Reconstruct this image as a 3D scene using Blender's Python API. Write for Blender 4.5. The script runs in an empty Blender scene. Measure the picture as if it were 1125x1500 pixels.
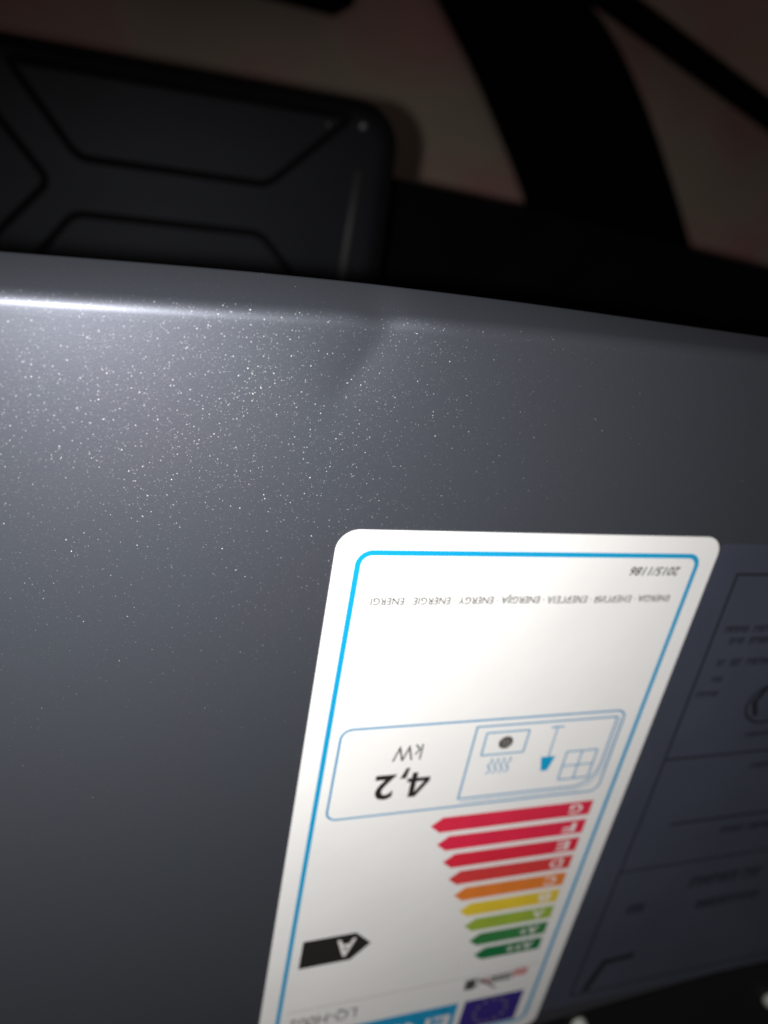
import bpy, bmesh, math, random
from mathutils import Vector, Matrix
random.seed(7)
S = bpy.context.scene
COL = S.collection
MM = 0.001

# ------------------------------------------------------------------ camera
cam_d = bpy.data.cameras.new('camera')
cam = bpy.data.objects.new('camera', cam_d)
COL.objects.link(cam)
rx = Vector((0.94282513, 0.16699589, 0.28843223))       # image right
ry = Vector((-0.0284405, 0.90257029, -0.42960216))      # image up
rz = Vector((-0.33207215, 0.39683656, 0.85571539))      # backwards
M = Matrix((rx, ry, rz)).transposed().to_4x4()
M.translation = Vector((-43.7588, 68.1475, 137.6541)) * MM
cam.matrix_world = M
cam_d.sensor_fit = 'VERTICAL'
cam_d.sensor_height = 6.0
cam_d.sensor_width = 4.5
cam_d.lens = 1085.165 / 1500.0 * 6.0
cam_d.clip_start = 0.005
cam_d.clip_end = 50
cam_d.dof.use_dof = True
cam_d.dof.focus_distance = 0.148
cam_d.dof.aperture_fstop = cam_d.lens / 3.1
S.camera = cam

# ------------------------------------------------------------------ night air: almost black
w = bpy.data.worlds.new('World'); S.world = w; w.use_nodes = True
w.node_tree.nodes['Background'].inputs['Color'].default_value = (1.0, 0.86, 0.80, 1)
w.node_tree.nodes['Background'].inputs['Strength'].default_value = 0.030

# ------------------------------------------------------------------ the phone's flash, beside its lens
fd = bpy.data.lights.new('phone_flash', 'SPOT')
flash = bpy.data.objects.new('phone_flash', fd); COL.objects.link(flash)
flash.location = Vector((-72, 63.5, 131)) * MM
fd.energy = 3.25
fd.color = (1.0, 0.99, 0.975)
fd.shadow_soft_size = 0.003
fd.spot_size = math.radians(150)
fd.spot_blend = 1.0
aim = Vector((45, -140, 0)) * MM
flash.rotation_euler = (aim - flash.location).to_track_quat('-Z', 'Y').to_euler()

S.view_settings.view_transform = 'Standard'
S.view_settings.look = 'None'
S.view_settings.exposure = 0.0
S.view_settings.gamma = 1.0

# ------------------------------------------------------------------ materials
def lin(r, g, b):
    f = lambda c: c / 12.92 if c <= 0.04045 else ((c + 0.055) / 1.055) ** 2.4
    return (f(r / 255), f(g / 255), f(b / 255), 1)

def mat(name, col, rough=0.5, metal=0.0, spec=0.5, noise=None, bump=None, coat=0.0):
    """noise=(scale, amount): slow colour variation.  bump=(scale, strength, distance)"""
    m = bpy.data.materials.new(name); m.use_nodes = True
    nt = m.node_tree; b = nt.nodes['Principled BSDF']
    if len(col) == 3: col = (*col, 1)
    b.inputs['Base Color'].default_value = col
    b.inputs['Roughness'].default_value = rough
    b.inputs['Metallic'].default_value = metal
    b.inputs['Specular IOR Level'].default_value = spec
    b.inputs['Coat Weight'].default_value = coat
    tc = nt.nodes.new('ShaderNodeTexCoord')
    if noise:
        n = nt.nodes.new('ShaderNodeTexNoise'); n.inputs['Scale'].default_value = noise[0]
        n.inputs['Detail'].default_value = 5
        nt.links.new(tc.outputs['Object'], n.inputs['Vector'])
        r = nt.nodes.new('ShaderNodeMapRange')
        r.inputs['From Min'].default_value = 0.3; r.inputs['From Max'].default_value = 0.7
        r.inputs['To Min'].default_value = 1 - noise[1]; r.inputs['To Max'].default_value = 1 + noise[1]
        nt.links.new(n.outputs['Fac'], r.inputs['Value'])
        mx = nt.nodes.new('ShaderNodeMix'); mx.data_type = 'RGBA'; mx.blend_type = 'MULTIPLY'
        mx.inputs[0].default_value = 1
        mx.inputs[6].default_value = col
        nt.links.new(r.outputs[0], mx.inputs[7])
        nt.links.new(mx.outputs[2], b.inputs['Base Color'])
    if bump:
        n2 = nt.nodes.new('ShaderNodeTexNoise'); n2.inputs['Scale'].default_value = bump[0]
        n2.inputs['Detail'].default_value = 3
        nt.links.new(tc.outputs['Object'], n2.inputs['Vector'])
        bp = nt.nodes.new('ShaderNodeBump'); bp.inputs['Strength'].default_value = bump[1]
        bp.inputs['Distance'].default_value = bump[2]
        nt.links.new(n2.outputs['Fac'], bp.inputs['Height'])
        nt.links.new(bp.outputs['Normal'], b.inputs['Normal'])
    return m

def flake_paint(name, col):
    """anthracite metallic powder coat: grey base, thin clear skin, single flakes that add their own glints"""
    m = bpy.data.materials.new(name); m.use_nodes = True
    nt = m.node_tree; L = nt.links; N = nt.nodes.new
    b = nt.nodes['Principled BSDF']; out = nt.nodes['Material Output']
    tc = N('ShaderNodeTexCoord'); geo = N('ShaderNodeNewGeometry')
    slow = N('ShaderNodeTexNoise'); slow.inputs['Scale'].default_value = 22; slow.inputs['Detail'].default_value = 3
    L.new(tc.outputs['Object'], slow.inputs['Vector'])
    mx = N('ShaderNodeMix'); mx.data_type = 'RGBA'
    mx.inputs[6].default_value = (col[0] * 0.92, col[1] * 1.03, col[2], 1)
    mx.inputs[7].default_value = (col[0] * 1.10, col[1] * 0.98, col[2] * 1.04, 1)
    L.new(slow.outputs['Fac'], mx.inputs[0]); L.new(mx.outputs[2], b.inputs['Base Color'])
    b.inputs['Metallic'].default_value = 0.68
    b.inputs['Roughness'].default_value = 0.47
    b.inputs['Specular IOR Level'].default_value = 0.3
    b.inputs['Coat Weight'].default_value = 0.17
    b.inputs['Coat Roughness'].default_value = 0.27
    n = N('ShaderNodeTexNoise'); n.inputs['Scale'].default_value = 2600; n.inputs['Detail'].default_value = 1
    L.new(tc.outputs['Object'], n.inputs['Vector'])
    bp = N('ShaderNodeBump'); bp.inputs['Strength'].default_value = 0.6; bp.inputs['Distance'].default_value = 0.00002
    L.new(n.outputs['Fac'], bp.inputs['Height']); L.new(bp.outputs['Normal'], b.inputs['Normal'])
    L.new(bp.outputs['Normal'], b.inputs['Coat Normal'])
    shader = b.outputs[0]
    # scale, share of cells, tilt of the flake, roughness, brightness, radius inside the cell
    for scale, keep, tilt, rough, bright, rad in ((3600, 0.95, 0.74, 0.36, 0.034, 0.50), (4200, 0.8, 0.95, 0.34, 0.024, 0.36), (2700, 0.30, 1.3, 0.36, 0.022, 0.17)):
        v = N('ShaderNodeTexVoronoi'); v.inputs['Scale'].default_value = scale
        L.new(tc.outputs['Object'], v.inputs['Vector'])
        wn = N('ShaderNodeTexWhiteNoise'); wn.noise_dimensions = '3D'
        L.new(v.outputs['Position'], wn.inputs['Vector'])
        sub = N('ShaderNodeVectorMath'); sub.operation = 'SUBTRACT'; sub.inputs[1].default_value = (0.5, 0.5, 0.5)
        L.new(wn.outputs['Color'], sub.inputs[0])
        sc = N('ShaderNodeVectorMath'); sc.operation = 'SCALE'; sc.inputs['Scale'].default_value = tilt
        L.new(sub.outputs[0], sc.inputs[0])
        ad = N('ShaderNodeVectorMath'); ad.operation = 'ADD'
        L.new(sc.outputs[0], ad.inputs[0]); L.new(geo.outputs['Normal'], ad.inputs[1])
        nm = N('ShaderNodeVectorMath'); nm.operation = 'NORMALIZE'; L.new(ad.outputs[0], nm.inputs[0])
        lt = N('ShaderNodeMath'); lt.operation = 'LESS_THAN'; lt.inputs[1].default_value = keep
        wk = N('ShaderNodeTexWhiteNoise'); wk.noise_dimensions = '4D'; wk.inputs['W'].default_value = 3.7 + keep
        L.new(v.outputs['Position'], wk.inputs['Vector'])
        L.new(wk.outputs['Value'], lt.inputs[0])
        near = N('ShaderNodeMapRange'); near.inputs['From Min'].default_value = rad * 1.25; near.inputs['From Max'].default_value = rad * 0.75
        L.new(v.outputs['Distance'], near.inputs['Value'])
        mu = N('ShaderNodeMath'); mu.operation = 'MULTIPLY'
        pw = N('ShaderNodeMath'); pw.operation = 'POWER'; pw.inputs[1].default_value = 2.0
        dv = N('ShaderNodeMath'); dv.operation = 'DIVIDE'; dv.inputs[1].default_value = keep
        L.new(wk.outputs['Value'], dv.inputs[0]); L.new(dv.outputs[0], pw.inputs[0])
        m2 = N('ShaderNodeMath'); m2.operation = 'MULTIPLY'
        L.new(lt.outputs[0], m2.inputs[0]); L.new(pw.outputs[0], m2.inputs[1])
        L.new(m2.outputs[0], mu.inputs[0]); L.new(near.outputs[0], mu.inputs[1])
        colr = N('ShaderNodeVectorMath'); colr.operation = 'SCALE'; colr.inputs[0].default_value = (bright, bright * 0.98, bright * 0.97)
        L.new(mu.outputs[0], colr.inputs['Scale'])
        g = N('ShaderNodeBsdfAnisotropic'); g.inputs['Roughness'].default_value = rough
        L.new(colr.outputs[0], g.inputs['Color'])
        L.new(nm.outputs[0], g.inputs['Normal'])
        a_ = N('ShaderNodeAddShader')
        L.new(shader, a_.inputs[0]); L.new(g.outputs[0], a_.inputs[1])
        shader = a_.outputs[0]
    L.new(shader, out.inputs['Surface'])
    return m

M_PAINT = flake_paint('anthracite_flake_paint', (0.092, 0.100, 0.120))
M_BLACK = mat('black_plastic', (0.0025, 0.0025, 0.003), 0.85, spec=0.08, noise=(30, 0.3))
M_HOUS = mat('black_sheet_steel', (0.006, 0.006, 0.007), 0.6, spec=0.3, noise=(30, 0.3))
M_LID = mat('charcoal_lid_steel', (0.017, 0.018, 0.022), 0.56, metal=0.35, spec=0.15, noise=(18, 0.18), bump=(300, 0.3, 0.0002))
M_SHADE = mat('black_painted_shade', (0.004, 0.004, 0.005), 0.8, spec=0.1)  # black colour stands for shade in the grooves and around the rim
M_RIB = mat('highlight_lid_rib', (0.05, 0.05, 0.053), 0.6, metal=0.2)  # lighter than the lid: highlight along the rib put into its colour
M_STEEL = mat('dull_screw_steel', (0.16, 0.16, 0.16), 0.5, metal=0.6)
M_WHITE = mat('white_cap', (0.45, 0.46, 0.43), 0.6)
M_PAPER = mat('glossy_label_paper', (0.80, 0.79, 0.775), 0.38, spec=0.35, noise=(25, 0.02), bump=(45, 0.35, 0.0006))
M_CYAN = mat('cyan_print', (0.004, 0.30, 0.55), 0.45, spec=0.3)
M_CYANTHIN = mat('pale_cyan_print', (0.05, 0.26, 0.47), 0.45, spec=0.3)
M_INK = mat('black_print', (0.018, 0.017, 0.015), 0.45, spec=0.3)
M_GREYINK = mat('grey_print', (0.10, 0.095, 0.09), 0.5, spec=0.3)
M_FAINT = mat('faint_grey_print', (0.38, 0.37, 0.35), 0.5, spec=0.3)
M_LETTER = mat('white_print', (0.78, 0.74, 0.72), 0.45, spec=0.3)
M_INDIGO = mat('indigo_print', (0.035, 0.022, 0.20), 0.45, spec=0.3)
M_STAR = mat('dull_star_print', (0.22, 0.18, 0.16), 0.5, spec=0.3)
M_REDSCRIPT = mat('red_script_print', (0.55, 0.10, 0.13), 0.5, spec=0.3)
M_PLATE = mat('blue_grey_rating_foil', (0.078, 0.088, 0.126), 0.5, metal=0.45, spec=0.35, noise=(20, 0.10))
M_PLINK = mat('black_rating_print', (0.013, 0.013, 0.020), 0.6, spec=0.2)

def floor_mat():
    m = mat('dull_stone_floor', (0.36,0.28,0.25), 0.85, spec=0.2, noise=(3.2, 0.14), bump=(40, 0.3, 0.002))
    nt = m.node_tree; L = nt.links
    mx = [n for n in nt.nodes if n.type == 'MIX'][0]
    tc = [n for n in nt.nodes if n.type == 'TEX_COORD'][0]
    n = nt.nodes.new('ShaderNodeTexNoise'); n.inputs['Scale'].default_value = 6; n.inputs['Detail'].default_value = 2
    L.new(tc.outputs['Object'], n.inputs['Vector'])
    cr = nt.nodes.new('ShaderNodeValToRGB')
    cr.color_ramp.elements[0].position = 0.42; cr.color_ramp.elements[0].color = (0.54, 0.44, 0.36, 1)
    cr.color_ramp.elements[1].position = 0.58; cr.color_ramp.elements[1].color = (0.58, 0.32, 0.30, 1)
    L.new(n.outputs['Fac'], cr.inputs['Fac']); L.new(cr.outputs['Color'], mx.inputs[6])
    return m
M_FLOOR = floor_mat()

# ------------------------------------------------------------------ helpers
def thing(name, label, cat, loc=(0, 0, 0), group=None):
    o = bpy.data.objects.new(name, None); COL.objects.link(o)
    o.empty_display_size = 0.02
    o.location = Vector(loc) * MM
    o['label'] = label; o['category'] = cat
    if group: o['group'] = group
    return o

def link_mesh(name, me, m, parent=None, label=None, smooth=False):
    o = bpy.data.objects.new(name, me); COL.objects.link(o)
    if m and not me.materials: me.materials.append(m)
    if parent:
        o.parent = parent
        w_ = parent
        off = Vector((0, 0, 0))
        while w_: off += w_.location; w_ = w_.parent
        o.location = -off
    if label: o['label'] = label
    if smooth:
        for p in me.polygons: p.use_smooth = True
    return o

def mesh_from(name, verts, faces):
    me = bpy.data.meshes.new(name)
    me.from_pydata([tuple(c * MM for c in v) for v in verts], [], faces)
    me.update(); return me

class MB:
    """collects flat print pieces / boxes in millimetres"""
    def __init__(s): s.v = []; s.f = []
    def poly(s, pts, z):
        k = len(s.v); s.v += [(x, y, z) for x, y in pts]
        a = sum(pts[i][0] * pts[(i + 1) % len(pts)][1] - pts[(i + 1) % len(pts)][0] * pts[i][1] for i in range(len(pts)))
        idx = list(range(k, k + len(pts)))
        s.f.append(tuple(idx if a > 0 else idx[::-1]))
    def prism(s, pts, z0, z1):
        n = len(pts)
        a = sum(pts[i][0] * pts[(i + 1) % n][1] - pts[(i + 1) % n][0] * pts[i][1] for i in range(n))
        if a < 0: pts = pts[::-1]
        k = len(s.v)
        s.v += [(x, y, z0) for x, y in pts] + [(x, y, z1) for x, y in pts]
        s.f.append(tuple(range(k + n, k + 2 * n))); s.f.append(tuple(range(k + n - 1, k - 1, -1)))
        for i in range(n):
            j = (i + 1) % n; s.f.append((k + i, k + j, k + n + j, k + n + i))
    def stroke(s, pts, wd, z, closed=False):
        n = len(pts); k = len(s.v); L = []
        for i in range(n):
            a = Vector(pts[i - 1] if (i > 0 or closed) else pts[i]); b = Vector(pts[i])
            c = Vector(pts[(i + 1) % n] if (i < n - 1 or closed) else pts[i])
            d1 = (b - a).normalized() if (b - a).length > 1e-9 else None
            d2 = (c - b).normalized() if (c - b).length > 1e-9 else None
            d1 = d1 or d2; d2 = d2 or d1
            t = (d1 + d2).normalized(); nn = Vector((-t.y, t.x))
            mit = wd / 2 / max(0.35, nn.dot(Vector((-d1.y, d1.x))))
            s.v += [(*(b + nn * mit), z), (*(b - nn * mit), z)]
        for i in range(n if closed else n - 1):
            j = (i + 1) % n
            s.f.append((k + 2 * i, k + 2 * i + 1, k + 2 * j + 1, k + 2 * j))
    def build(s, name, m, parent=None, label=None, smooth=False):
        return link_mesh(name, mesh_from(name, s.v, s.f), m, parent, label, smooth)

def rrect(x0, y0, x1, y1, r, seg=8):
    P = []
    for cx, cy, a0 in ((x1 - r, y1 - r, 0), (x0 + r, y1 - r, 90), (x0 + r, y0 + r, 180), (x1 - r, y0 + r, 270)):
        for i in range(seg + 1):
            a = math.radians(a0 + 90 * i / seg); P.append((cx + r * math.cos(a), cy + r * math.sin(a)))
    return P

def text(name, body, box, z, m, parent=None, bold=0.0, shear=0.0, label=None, flip=True):
    """text read with the page turned 180 degrees, fitted into box=(x0,y0,x1,y1) in mm"""
    cu = bpy.data.curves.new(name, 'FONT'); cu.body = body; cu.size = 1; cu.shear = shear; cu.offset = bold
    cu.resolution_u = 3
    to = bpy.data.objects.new(name, cu); COL.objects.link(to)
    dg = bpy.context.evaluated_depsgraph_get(); dg.update()
    me = bpy.data.meshes.new_from_object(to.evaluated_get(dg))
    bpy.data.objects.remove(to); bpy.data.curves.remove(cu)
    xs = [v.co.x for v in me.vertices]; ys = [v.co.y for v in me.vertices]
    ax, bx, ay, by = min(xs), max(xs), min(ys), max(ys)
    x0, y0, x1, y1 = box
    for v in me.vertices:
        u = (v.co.x - ax) / (bx - ax); t = (v.co.y - ay) / (by - ay)
        if flip: u = 1 - u; t = 1 - t
        v.co = Vector(((x0 + u * (x1 - x0)), (y0 + t * (y1 - y0)), z)) * MM
    me.update(); me.name = name
    me.materials.clear()
    return link_mesh(name, me, m, parent, label)

# ------------------------------------------------------------------ ground
g = MB(); g.prism([(-4000, -4000), (4000, -4000), (4000, 4000), (-4000, 4000)], -640, -600)
fl = g.build('ground', M_FLOOR); fl['kind'] = 'structure'

# ------------------------------------------------------------------ heater: folded front panel over a black body
heater = thing('space_heater', 'anthracite metallic heater panel with folded rim, carrying the white energy sticker', 'heater', (60, -90, -300))

def interp(x, pts):
    if x <= pts[0][0]:
        (xa, ya), (xb, yb) = pts[0], pts[1]
    elif x >= pts[-1][0]:
        (xa, ya), (xb, yb) = pts[-2], pts[-1]
    else:
        for (xa, ya), (xb, yb) in zip(pts, pts[1:]):
            if xa <= x <= xb: break
    return ya + (yb - ya) * (x - xa) / (xb - xa)
CRE = [(-150, 38.8), (-90, 40.3), (-63.8, 41.6), (-33, 43.3), (2, 45.0), (44, 46.3), (97, 46.9), (320, 47.2)]
EDG = [(-150, 44.4), (-90, 46.1), (-64.6, 47.3), (-37, 49.0), (-5.2, 50.3), (32, 50.9), (102, 50.6), (320, 50.2)]
def smooth_interp(x, pts):
    k = -0.7 * math.exp(-((x - 2) / 4.0) ** 2) if pts is CRE else 0
    return k + sum(interp(x + d, pts) for d in (-16, -8, 0, 8, 16)) / 5

def smoothstep(a, b, x):
    t = min(1, max(0, (x - a) / (b - a))); return t * t * (3 - 2 * t)
def dent(x, y):
    # shallow crease running from the fold down to the left
    ax, ay, bx_, by_ = 4.0, 43.5, -9.0, 20.0
    dx, dy = bx_ - ax, by_ - ay; ln = math.hypot(dx, dy); dx /= ln; dy /= ln
    s_ = (x - ax) * dx + (y - ay) * dy; d = (x - ax) * dy - (y - ay) * dx   # d>0: one side
    fall = smoothstep(-9, 0, s_) * (1 - smoothstep(6, ln, s_))
    prof = math.exp(-(math.sqrt(d * d + 3.0) - 1.73) / (11.0 if d * SGN > 0 else 7.0))
    return -0.95 * fall * prof
SGN = -1
xs = []
x = -150.0
while x < 320:
    xs.append(x); x += 0.8 if -28 < x < 24 else 5.0
xs.append(320.0)
def botY(x): return -204.9 + (x - 120) * 0.1007
def column(x):
    cy, ey = smooth_interp(x, CRE), smooth_interp(x, EDG)
    P = []
    yb = botY(x)
    # lower fold
    for a in range(90, -1, -15):
        r = 2.5; A = math.radians(a); P.append((yb + r - r * math.sin(A), -r + r * math.cos(A)))
    P.insert(0, (yb, -9.0))
    ys = [-160, -120, -80, -45, -20, 0]
    yy = 8.0
    while yy < cy - 3.0: ys.append(yy); yy += 0.8
    P += [(y, 0.0) for y in ys]
    while P and False: pass
    # upper fold: arc into a sloping flange, then the raw edge turned down
    tilt = math.atan2(7.0, ey - cy); r = 4.2
    tl = r * math.tan(tilt / 2)
    n = 8
    for i in range(n + 1):
        A = tilt * i / n
        P.append((cy - tl + r * math.sin(A), -r + r * math.cos(A)))
    P.append((ey - 0.25, -6.7)); P.append((ey, -7.1)); P.append((ey - 0.1, -8.1)); P.append((ey - 1.0, -8.2))
    return P
cols = [column(x) for x in xs]
npt = min(len(c) for c in cols)
# equalise column lengths by resampling the fine flat stretch
def resample(c):
    while len(c) > npt:
        flats = [i for i in range(1, len(c) - 1) if abs(c[i][1]) < 1e-9 and c[i][0] > 8.5 and abs(c[i + 1][1]) < 1e-9]
        c.pop(flats[len(flats) // 2])
    return c
cols = [resample(c) for c in cols]
verts = []; faces = []
for x, c in zip(xs, cols):
    for y, z in c:
        dz = dent(x, y) if -40 < x < 40 and y > 0 else 0
        dz += 0.05 * math.sin(x * 0.045 + 1) * smoothstep(0, 45, y)
        verts.append((x, y, z + dz))
for i in range(len(xs) - 1):
    for j in range(npt - 1):
        a = i * npt + j; faces.append((a, a + npt, a + npt + 1, a + 1))
fp = link_mesh('front_panel', mesh_from('front_panel', verts, faces), M_PAINT, heater, smooth=True)

h = MB(); h.prism([(-146, -198), (316, -172), (316, -28), (-146, -28)], -300, -6)
h.build('housing', M_HOUS, heater)
h = MB(); h.prism([(-146, -330), (316, -330), (316, -165), (-146, -214)], -60, -16)
h.build('lower_ledge', M_HOUS, heater)
# narrow black trim strip just beyond the lower fold
def yb2(x, d): return botY(x) - d
h = MB(); h.prism([(-146, yb2(-146, 9)), (316, yb2(316, 9)), (316, yb2(316, 6)), (-146, yb2(-146, 6))], -16, -6)
h.build('trim_strip', M_HOUS, heater)
for cx_, cy_ in ((146.2, -241.5), (260.5, -258.5)):
    s_ = MB(); k = 16
    for (r0, z0), (r1, z1) in (((3.2, -16), (3.2, -13.5)), ((3.2, -13.5), (2.4, -12.4)), ((2.4, -12.4), (0.01, -12.1))):
        b0 = len(s_.v)
        for i in range(k):
            A = 2 * math.pi * i / k
            s_.v += [(cx_ + r0 * math.cos(A), cy_ + r0 * math.sin(A), z0), (cx_ + r1 * math.cos(A), cy_ + r1 * math.sin(A), z1)]
        for i in range(k):
            j = (i + 1) % k; s_.f.append((b0 + 2 * i, b0 + 2 * j, b0 + 2 * j + 1, b0 + 2 * i + 1))
    s_.build('screw_cap', M_WHITE, heater)

# ------------------------------------------------------------------ white energy label
T = 0.16                                   # top of the paper
Z1, Z2, Z3 = T + 0.03, T + 0.06, T + 0.09
lab = thing('energy_label', 'white energy sticker with cyan border and coloured bars, upside down on grey panel', 'label', (52.5, -101, 0))
s_ = MB(); s_.prism(rrect(0, -203, 105, 0, 5.2, 12), 0.02, T); s_.build('label_sheet', M_PAPER, lab)
s_ = MB(); s_.stroke(rrect(5.7, -197.6, 99.3, -5.65, 3.2, 10), 1.35, Z1, True); s_.build('border_line', M_CYAN, lab)
text('regulation_number', '2015/1186', (79.0, -11.5, 94.6, -8.9), Z1, M_INK, lab, bold=0.012, shear=0.25)
text('energy_words', 'ENERGIA · \u0415\u041d\u0415\u0420\u0413\u0418\u042f · \u0395\u039d\u0395\u03a1\u0393\u0395\u0399\u0391 · ENERGIJA · ENERGY · ENERGIE · ENERGI',
     (10.4, -19.5, 94.4, -16.8), Z1, M_INK, lab, bold=0.006)
# heat output frame
hb = MB(); hb.stroke(rrect(9.2, -86.5, 94.2, -55.9, 3.0, 8), 0.62, Z1, True); hbo = hb.build('output_frame', M_CYANTHIN, lab)
text('output_unit', 'kW', (24.5, -67.7, 32.6, -62.4), Z2, M_INK, lab, bold=-0.004)
text('output_digit', '2', (21.0, -81.0, 26.8, -72.2), Z2, M_INK, lab, bold=0.025)
d_ = MB(); d_.poly([(28.0, -74.0), (29.7, -74.0), (30.3, -70.3), (29.3, -70.3)], Z2); d_.build('output_comma', M_INK, lab)
d_ = MB()
d_.poly([(31.4, -81.0), (33.0, -81.0), (33.0, -72.2), (31.4, -72.2)], Z2)
d_.poly([(33.0, -81.0), (33.5, -81.0), (36.9, -75.6), (36.9, -75.3), (35.4, -75.3), (33.0, -79.2)], Z2)
d_.poly([(33.0, -75.5), (36.9, -75.5), (36.9, -74.1), (33.0, -74.1)], Z2 + 0.005)
d_.poly([(30.3, -75.5), (31.4, -75.5), (31.4, -74.1), (30.3, -74.1)], Z2)
d_.build('output_digit', M_INK, lab)
rm = MB()
rm.stroke([(47.2, -58.1), (91.9, -58.1), (91.9, -75.5), (91.2, -79.0), (89.0, -82.0), (85.5, -83.7), (47.2, -83.7)], 0.55, Z1, True)
rm.build('room_outline', M_CYANTHIN, lab)
rm = MB(); rm.stroke([(93.1, -58.4), (93.1, -76.5), (92.2, -80.2), (89.6, -83.5), (86, -85.0), (48, -85.0)], 0.3, Z2)
rm.build('room_second_line', M_CYANTHIN, lab)  # second printed outline along two sides of the room
bx_ = MB(); bx_.stroke(rrect(50.7, -68.3, 63.8, -60.5, 0.15, 2), 0.5, Z1, True); heat = bx_.build('heater_pictogram', M_CYANTHIN, lab)
d_ = MB(); d_.poly([(57.3 + 2.15 * math.cos(a * math.pi / 12), -64.3 + 2.15 * math.sin(a * math.pi / 12)) for a in range(24)], Z2)
d_.build('fan_disc', M_INK, heat)
d_ = MB()
for q in (-0.9, 0, 0.9): d_.stroke([(57.3 + q - .2, -62.9), (57.3 + q + .2, -65.7)], 0.28, Z3)
d_.build('fan_slot', M_FAINT, heat)
for k in range(4):
    d_ = MB(); cx_ = 54.3 + k * 1.9
    d_.stroke([(cx_ + 0.55 * math.sin(t * 1.05), -69.9 - t * 0.55) for t in range(11)], 0.42, Z1); d_.build('heat_wave', M_CYANTHIN, heat)
d_ = MB(); d_.stroke([(70.6, -60.2), (74.8, -60.2)], 0.5, Z1); d_.stroke([(72.7, -60.5), (72.7, -70.9)], 0.42, Z1)
arrow = d_.build('height_line', M_CYANTHIN, lab)
d_ = MB(); d_.poly([(70.3, -70.9), (75.0, -70.9), (73.7, -76.2), (71.6, -76.2)], Z2); d_.build('arrow_head', M_CYAN, arrow)
d_ = MB(); d_.stroke(rrect(78.6, -80.4, 88.9, -69.8, 0.15, 2), 0.5, Z1, True)
win = d_.build('window_pictogram', M_CYANTHIN, lab)
d_ = MB(); d_.stroke([(83.75, -69.8), (83.75, -80.4)], 0.45, Z2); d_.build('window_bar', M_CYANTHIN, win)
d_ = MB(); d_.stroke([(78.6, -75.1), (88.9, -75.1)], 0.45, Z3); d_.build('window_bar', M_CYANTHIN, win)

# the nine rating bars
bars = [('G', (0.66, 0.025, 0.065)), ('F', (0.68, 0.022, 0.065)), ('E', (0.66, 0.022, 0.05)), ('D', (0.62, 0.045, 0.045)),
        ('C', (0.72, 0.20, 0.03)), ('B', (0.72, 0.52, 0.035)), ('A', (0.30, 0.42, 0.045)), ('A+', (0.035, 0.20, 0.055)), ('A++', (0.008, 0.16, 0.05))]
words = ['crimson', 'crimson', 'crimson', 'red', 'orange', 'yellow', 'light green', 'green', 'dark green']
for i, (ch, c) in enumerate(bars):
    y1 = -90.4 - 7.75 * i; y0 = y1 - 5.9; tx = 40.9 + 3.54 * i
    m = mat('bar_print_' + words[i].replace(' ', '_'), c, 0.45, spec=0.3, noise=(120, 0.06))
    b_ = MB(); b_.poly([(94.4, y1), (tx + 3.3, y1), (tx, (y0 + y1) / 2), (tx + 3.3, y0), (94.4, y0)], Z1)
    bo = b_.build('rating_bar', m, lab, label='%s bar lettered %s' % (words[i], ch))
    if len(ch) == 1: bxx = (86.7, y0 + 1.0, 91.2, y1 - 1.0)
    elif len(ch) == 2: bxx = (84.2, y0 + 1.0, 91.2, y1 - 1.0)
    else: bxx = (81.2, y0 + 1.0, 91.2, y1 - 1.0)
    text('bar_letter', ch, bxx, Z2, M_LETTER, bo, bold=0.015)
b_ = MB(); b_.poly([(9.25, -134.3), (25.4, -134.0), (30.9, -139.7), (25.3, -146.1), (9.25, -146.5)], Z1)
bo = b_.build('class_arrow', M_INK, lab)
text('class_letter', 'A', (19.9, -144.0, 25.9, -136.3), Z2, M_LETTER, bo, bold=0.02)
d_ = MB(); d_.stroke([(8.3, -166.9), (60, -166.7), (97, -166.4)], 0.28, Z1); d_.build('divider_line', M_FAINT, lab)
text('model_code', 'LQ-H002', (9.6, -175.8, 31.6, -169.9), Z1, M_GREYINK, lab, bold=0.0)
# small two-tone trader's mark: red ends, grey middle, one long black cross stroke
d_ = MB()
def squig(x0, x1, y, hgt, n, wd, z=Z1):
    for k in range(n):
        xa = x0 + (x1 - x0) * k / n; xb = x0 + (x1 - x0) * (k + 0.72) / n
        d_.stroke([(xa, y), (xa + 0.3, y - hgt), (xb, y - hgt * 0.95), (xb, y - 0.2), (xa + 0.2, y)], wd, z)
squig(87.8, 93.4, -167.6, 3.2, 3, 0.7); mk = d_.build('trader_mark', M_REDSCRIPT, lab)
d_ = MB(); squig(79.0, 87.6, -168.7, 3.2, 4, 0.75); d_.build('mark_stroke', M_GREYINK, mk)
d_ = MB(); squig(76.6, 79.4, -169.6, 2.4, 2, 0.4); d_.build('mark_stroke', M_REDSCRIPT, mk)
d_ = MB(); d_.stroke([(73.8, -168.3), (76.4, -170.7), (82.2, -175.4)], 0.75, Z2); d_.stroke([(77.3, -168.2), (73.6, -173.0)], 0.6, Z3)
d_.build('mark_stroke', M_INK, mk)
d_ = MB(); squig(70.0, 73.6, -168.6, 4.6, 2, 1.0); d_.build('mark_stroke', M_INK, mk)
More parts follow.
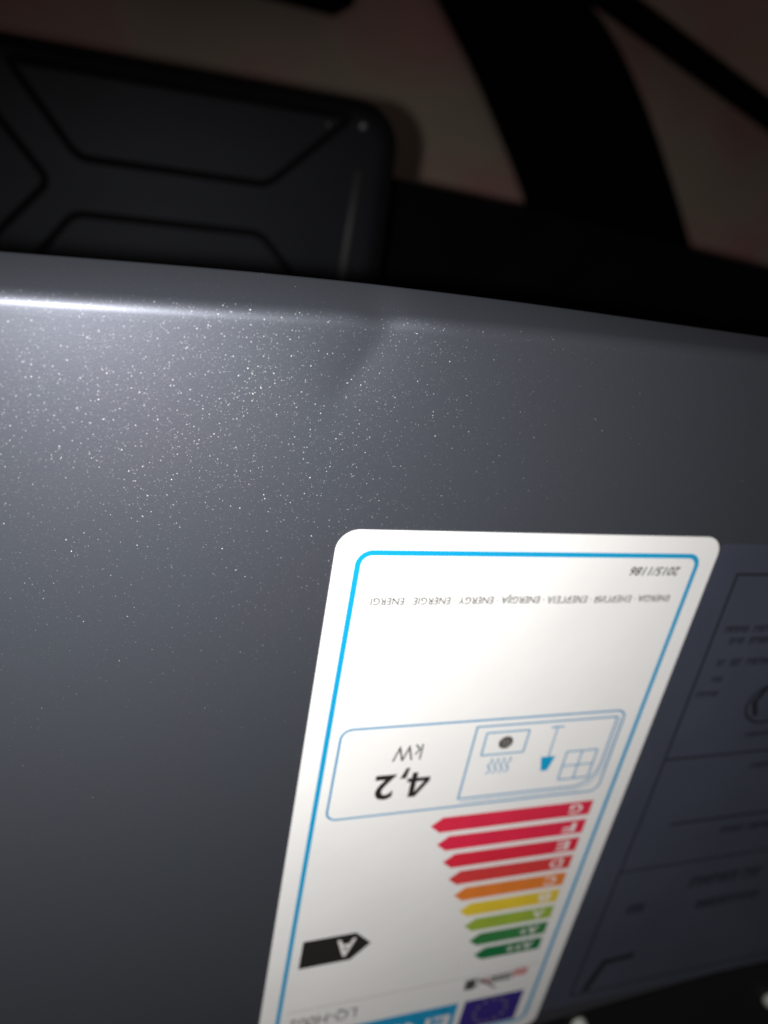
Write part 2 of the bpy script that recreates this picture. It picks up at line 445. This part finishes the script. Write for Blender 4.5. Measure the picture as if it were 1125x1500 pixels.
# header: flag and ENERG block
d_ = MB(); d_.poly([(71.9, -196.3), (94.9, -196.3), (94.9, -180.0), (71.9, -180.0)], Z1); fg = d_.build('star_flag', M_INDIGO, lab)
for k in range(12):
    A = 2 * math.pi * k / 12; cx_, cy_ = 83.4 + 6.2 * math.cos(A), -188.1 + 6.2 * math.sin(A)
    pts = []
    for j in range(10):
        r = 1.15 if j % 2 == 0 else 0.48; B = -math.pi / 2 + j * math.pi / 5
        pts.append((cx_ + r * math.cos(B), cy_ + r * math.sin(B)))
    d_ = MB()
    for j in range(0, 10):
        d_.poly([(cx_, cy_), pts[j], pts[(j + 1) % 10]], Z2)
    d_.build('star', M_STAR, fg)
d_ = MB(); d_.poly([(8.8, -196.3), (69.4, -196.3), (69.4, -180.0), (8.8, -180.0)], Z1); eb = d_.build('title_block', M_CYAN, lab)
text('title_word', 'ENERG', (24.0, -194.8, 67.6, -185.3), Z2, M_LETTER, eb, bold=0.02)
text('title_translation', '\u0435\u043d\u0435\u0440\u0433\u0438\u044f · \u03b5\u03bd\u03b5\u03c1\u03b3\u03b5\u03b9\u03b1', (36.0, -184.0, 67.4, -181.6), Z2, M_CYANTHIN, eb)

# ------------------------------------------------------------------ dark rating plate
pl = thing('rating_plate', 'dark blue grey foil sticker with black print, right of the white sticker', 'sticker', (170, -100, 0))
s_ = MB(); s_.prism(rrect(105.6, -196, 226, -1.9, 1.5, 4), 0.02, 0.12); s_.build('plate_foil', M_PLATE, pl)
P1 = 0.15
d_ = MB(); d_.stroke([(218, -11.2), (114.4, -11.2), (116.2, -100), (117.0, -190), (218, -190)], 0.75, P1, True); d_.build('plate_frame', M_PLINK, pl)
for y, wd, xa in ((-77.0, 0.8, 115.8), (-106.0, 0.9, 129), (-126.0, 0.7, 116.6)):
    d_ = MB(); d_.stroke([(xa, y), (217.5, y)], wd, P1 + .03); d_.build('ruled_line', M_PLINK, pl)
rr = random.Random(3)
def words_line(xa, y, hgt, widths, gap=1.8):
    d = MB(); x = xa
    for w_ in widths:
        n = max(2, int(w_ / 1.15))
        for k in range(n):
            cx = x + (k + 0.5) * w_ / n; a = hgt * rr.uniform(0.75, 1.0)
            d.stroke([(cx - 0.33, y - a / 2), (cx - 0.33, y + a / 2), (cx + 0.33, y + a / 2), (cx + 0.33, y - a / 2 * rr.choice((-0.2, 1)))], 0.36, P1)
        x += w_ + gap
    return d.build('print_line', M_PLINK, pl)
words_line(118.2, -29.3, 2.3, [8.5, 14, 20, 9, 16])
words_line(121.4, -33.3, 2.3, [5.5, 12, 22, 8, 13])
words_line(120.2, -41.0, 2.6, [3.2, 4.2, 12, 18, 14])
words_line(120.6, -47.0, 2.2, [4.4])
words_line(117.4, -52.3, 2.0, [8.6])
words_line(144.0, -69.8, 2.0, [26, 14])
words_line(152.5, -83.6, 2.4, [16, 11, 14])
words_line(153.0, -112.5, 3.2, [10, 24])
words_line(126.5, -146.5, 5.0, [7.5])
words_line(150.0, -137.5, 6.0, [22, 9])
words_line(158.0, -150.5, 5.0, [30])
d_ = MB(); d_.stroke([(148.5 + 9.2 * math.cos(a * math.pi / 16), -57.3 + 7.6 * math.sin(a * math.pi / 16)) for a in range(32)], 0.9, P1, True)
rs = d_.build('round_mark', M_PLINK, pl)
d_ = MB(); d_.stroke([(144.5, -50.5), (141.7, -56.5), (144.5, -62.0)], 2.0, P1 + .03)
d_.stroke([(146, -52.5), (151.5, -53.6), (152.5, -58.5), (156.5, -60.5)], 1.8, P1 + .06); d_.build('mark_stroke', M_PLINK, rs)
d_ = MB(); d_.stroke([(139.0, -173.0), (126.5, -174.0), (122.5, -189.0)], 3.2, P1); d_.build('bold_numeral', M_PLINK, pl)

# ------------------------------------------------------------------ black crate that carries case and heater
crate = thing('flat_crate', 'wide matt black crate showing as a black band beyond the panel edge', 'crate', (200, -150, -600))
s_ = MB(); s_.prism([(-300, -420), (820, -420), (820, 47), (375, 60.4), (178, 70.3), (98, 72.3), (-300, 75)], -570, -306)
s_.build('crate_side', M_BLACK, crate)
s_ = MB(); s_.prism([(-302, -422), (822, -422), (822, 49), (375.5, 61.4), (178, 71.3), (98, 73.3), (-302, 76)], -306, -300)
s_.build('crate_top', M_BLACK, crate)
for fx, fy in ((-270, -390), (780, -390), (-270, 40), (780, 20)):
    s_ = MB(); s_.prism(rrect(fx - 20, fy - 20, fx + 20, fy + 20, 6, 4), -600, -570); s_.build('foot', M_BLACK, crate)

# ------------------------------------------------------------------ charcoal case with a pressed pattern
case = thing('metal_case', 'charcoal metal case with rounded corner and grooves shaded in black, behind the panel edge', 'case', (-25, 46, -300))
CX, CY, HX, HY = -24.0, 43.0, 104.0, 57.5
rot = math.radians(1.6)
def cr(x, y): return (CX + x * math.cos(rot) - y * math.sin(rot), CY + x * math.sin(rot) + y * math.cos(rot))
prof = [(0.6, -300), (0, -298), (0, -262), (0.5, -257.5), (2, -254), (4.6, -251.4), (8, -250.2), (11, -250)]
vs = []; fs = []; loops = []
for ins, z in prof:
    lp = [cr(a, b) for a, b in rrect(-HX + ins, -HY + ins, HX - ins, HY - ins, 20 - ins, 10)]
    loops.append(len(vs)); vs += [(a, b, z) for a, b in lp]; n = len(lp)
for a, b in zip(loops, loops[1:]):
    for i in range(n): fs.append((a + i, a + (i + 1) % n, b + (i + 1) % n, b + i))
fs.append(tuple(range(loops[-1], loops[-1] + n))); fs.append(tuple(range(n - 1, -1, -1)))
body = link_mesh('case_body', mesh_from('case_body', vs, fs), M_LID, case, smooth=True)
def tube(name, pts, r, zc, m, parent, closed=True, k=8, rz_=None):
    v = []; f = []; n = len(pts)
    for i in range(n):
        a = Vector(pts[i - 1] if (closed or i) else pts[0]); c = Vector(pts[(i + 1) % n] if (closed or i < n - 1) else pts[i])
        t = (c - a).normalized(); nn = Vector((-t.y, t.x))
        for j in range(k):
            A = 2 * math.pi * j / k; p = Vector(pts[i]) + nn * r * math.cos(A)
            v.append((p.x, p.y, zc + (rz_ or r) * math.sin(A)))
    for i in range(n if closed else n - 1):
        for j in range(k):
            i2 = (i + 1) % n; j2 = (j + 1) % k
            f.append((i * k + j, i2 * k + j, i2 * k + j2, i * k + j2))
    if not closed:
        f.append(tuple(range(k))[::-1]); f.append(tuple(range((n - 1) * k, n * k)))
    return link_mesh(name, mesh_from(name, v, f), m, parent, smooth=True)
def rounded(poly, r, seg=5):
    out = []
    n = len(poly)
    for i in range(n):
        p0, p1, p2 = Vector(poly[i - 1]), Vector(poly[i]), Vector(poly[(i + 1) % n])
        a = (p0 - p1).normalized(); b = (p2 - p1).normalized(); q0 = p1 + a * r; q1 = p1 + b * r
        for k in range(seg + 1):
            t = k / seg; q = q0 * (1 - t) ** 2 + p1 * 2 * t * (1 - t) + q1 * t * t; out.append(tuple(q))
    return out
def loc(X, Y):  # from world to the case's own axes and back, keeps the pattern symmetric
    return (X, Y)
GR = [[(-95, 90.5), (54, 95.5), (17, 59.5), (-67, 57.0)],
      [(-69, 33.5), (16, 37.0), (56, -1.0), (-98, -5.0)],
      [(-79, 45.5), (-107, 77), (-128, 76), (-128, 13), (-107, 13)]]
for p in GR:
    tube('groove_shade', rounded(p, 5), 1.9, -250.2, M_SHADE, case, rz_=0.9)  # raised black tubes paint the shade that lies in the grooves
tube('edge_shade', [cr(a, b) for a, b in rrect(-HX + 1.6, -HY + 1.6, HX - 1.6, HY - 1.6, 18.4, 10)], 2.3, -253.8, M_SHADE, case)  # added black tube, paints the rounded edge dark
tube('lid_rib', [(60.8, 73), (60.3, 46), (59.7, 12)], 2.2, -250.3, M_RIB, case, closed=False, rz_=1.2)
for sx, sy, r in ((60, 92.5, 2.3), (74.5, 53.2, 1.1), (43, 90, 1.2)):
    zt = -250.4 if sx < 70 else -253.4
    s_ = MB(); k = 14; rings = ((r, zt), (r * .9, zt + .9), (r * .55, zt + 1.4), (0.02, zt + 1.5))
    for q, z in rings: s_.v += [(sx + q * math.cos(2 * math.pi * i / k), sy + q * math.sin(2 * math.pi * i / k), z) for i in range(k)]
    for a in range(3):
        for i in range(k): s_.f.append((a * k + i, a * k + (i + 1) % k, (a + 1) * k + (i + 1) % k, (a + 1) * k + i))
    s_.build('rivet', M_STEEL, case, smooth=True)

# ------------------------------------------------------------------ black things on the floor
def band(pl_, pr_, zc, th, n=14):
    """closed curved slab between two smooth outlines"""
    def spl(P, t):
        m_ = len(P) - 1; s = t * m_; i = min(int(s), m_ - 1); u = s - i
        p0 = Vector(P[max(i - 1, 0)]); p1 = Vector(P[i]); p2 = Vector(P[i + 1]); p3 = Vector(P[min(i + 2, m_)])
        return 0.5 * ((2 * p1) + (p2 - p0) * u + (2 * p0 - 5 * p1 + 4 * p2 - p3) * u * u + (3 * p1 - p0 - 3 * p2 + p3) * u ** 3)
    v = []; f = []; K = 12
    for i in range(n + 1):
        t = i / n; a = spl(pl_, t); b = spl(pr_, t)
        for j in range(K):
            A = 2 * math.pi * j / K
            ca, sa = math.cos(A), math.sin(A)
            q = 0.5 - 0.5 * math.copysign(abs(ca) ** 0.35, ca)
            p = a.lerp(b, q); v.append((p.x, p.y, zc + th / 2 * math.copysign(abs(sa) ** 0.6, sa)))
    for i in range(n):
        for j in range(K):
            f.append((i * K + j, i * K + (j + 1) % K, (i + 1) * K + (j + 1) % K, (i + 1) * K + j))
    f.append(tuple(range(K))); f.append(tuple(range(n * K + K - 1, n * K - 1, -1)))
    return v, f
v, f = band([(120, 330), (160, 270), (200.6, 223), (239.5, 184), (278, 140), (330, 75), (352, 30), (365, -40)],
            [(230, 330), (310, 275), (372, 238), (411.5, 207), (464, 155), (547, 58), (570, 10), (585, -40)], -593, 13)
cb = link_mesh('curved_band', mesh_from('curved_band', v, f), M_BLACK, smooth=True)
cb['label'] = 'broad black curved band lying on the dim floor beyond the black crate'; cb['category'] = 'band'
po = tube('thin_pole', [(150, 307), (373, 249), (598, 190), (900, 111)], 12.3, -567.5, M_BLACK, None, closed=False, k=16)
po['label'] = 'thin straight black pole slanting over the floor at the top right'; po['category'] = 'pole'
s_ = MB(); s_.prism(rrect(-60, 192, 121, 330, 9, 6), -600, -560)
bx2 = s_.build('black_tray', M_BLACK)
bx2['label'] = 'black tray with rounded corner at the top edge, above the charcoal case'; bx2['category'] = 'tray'
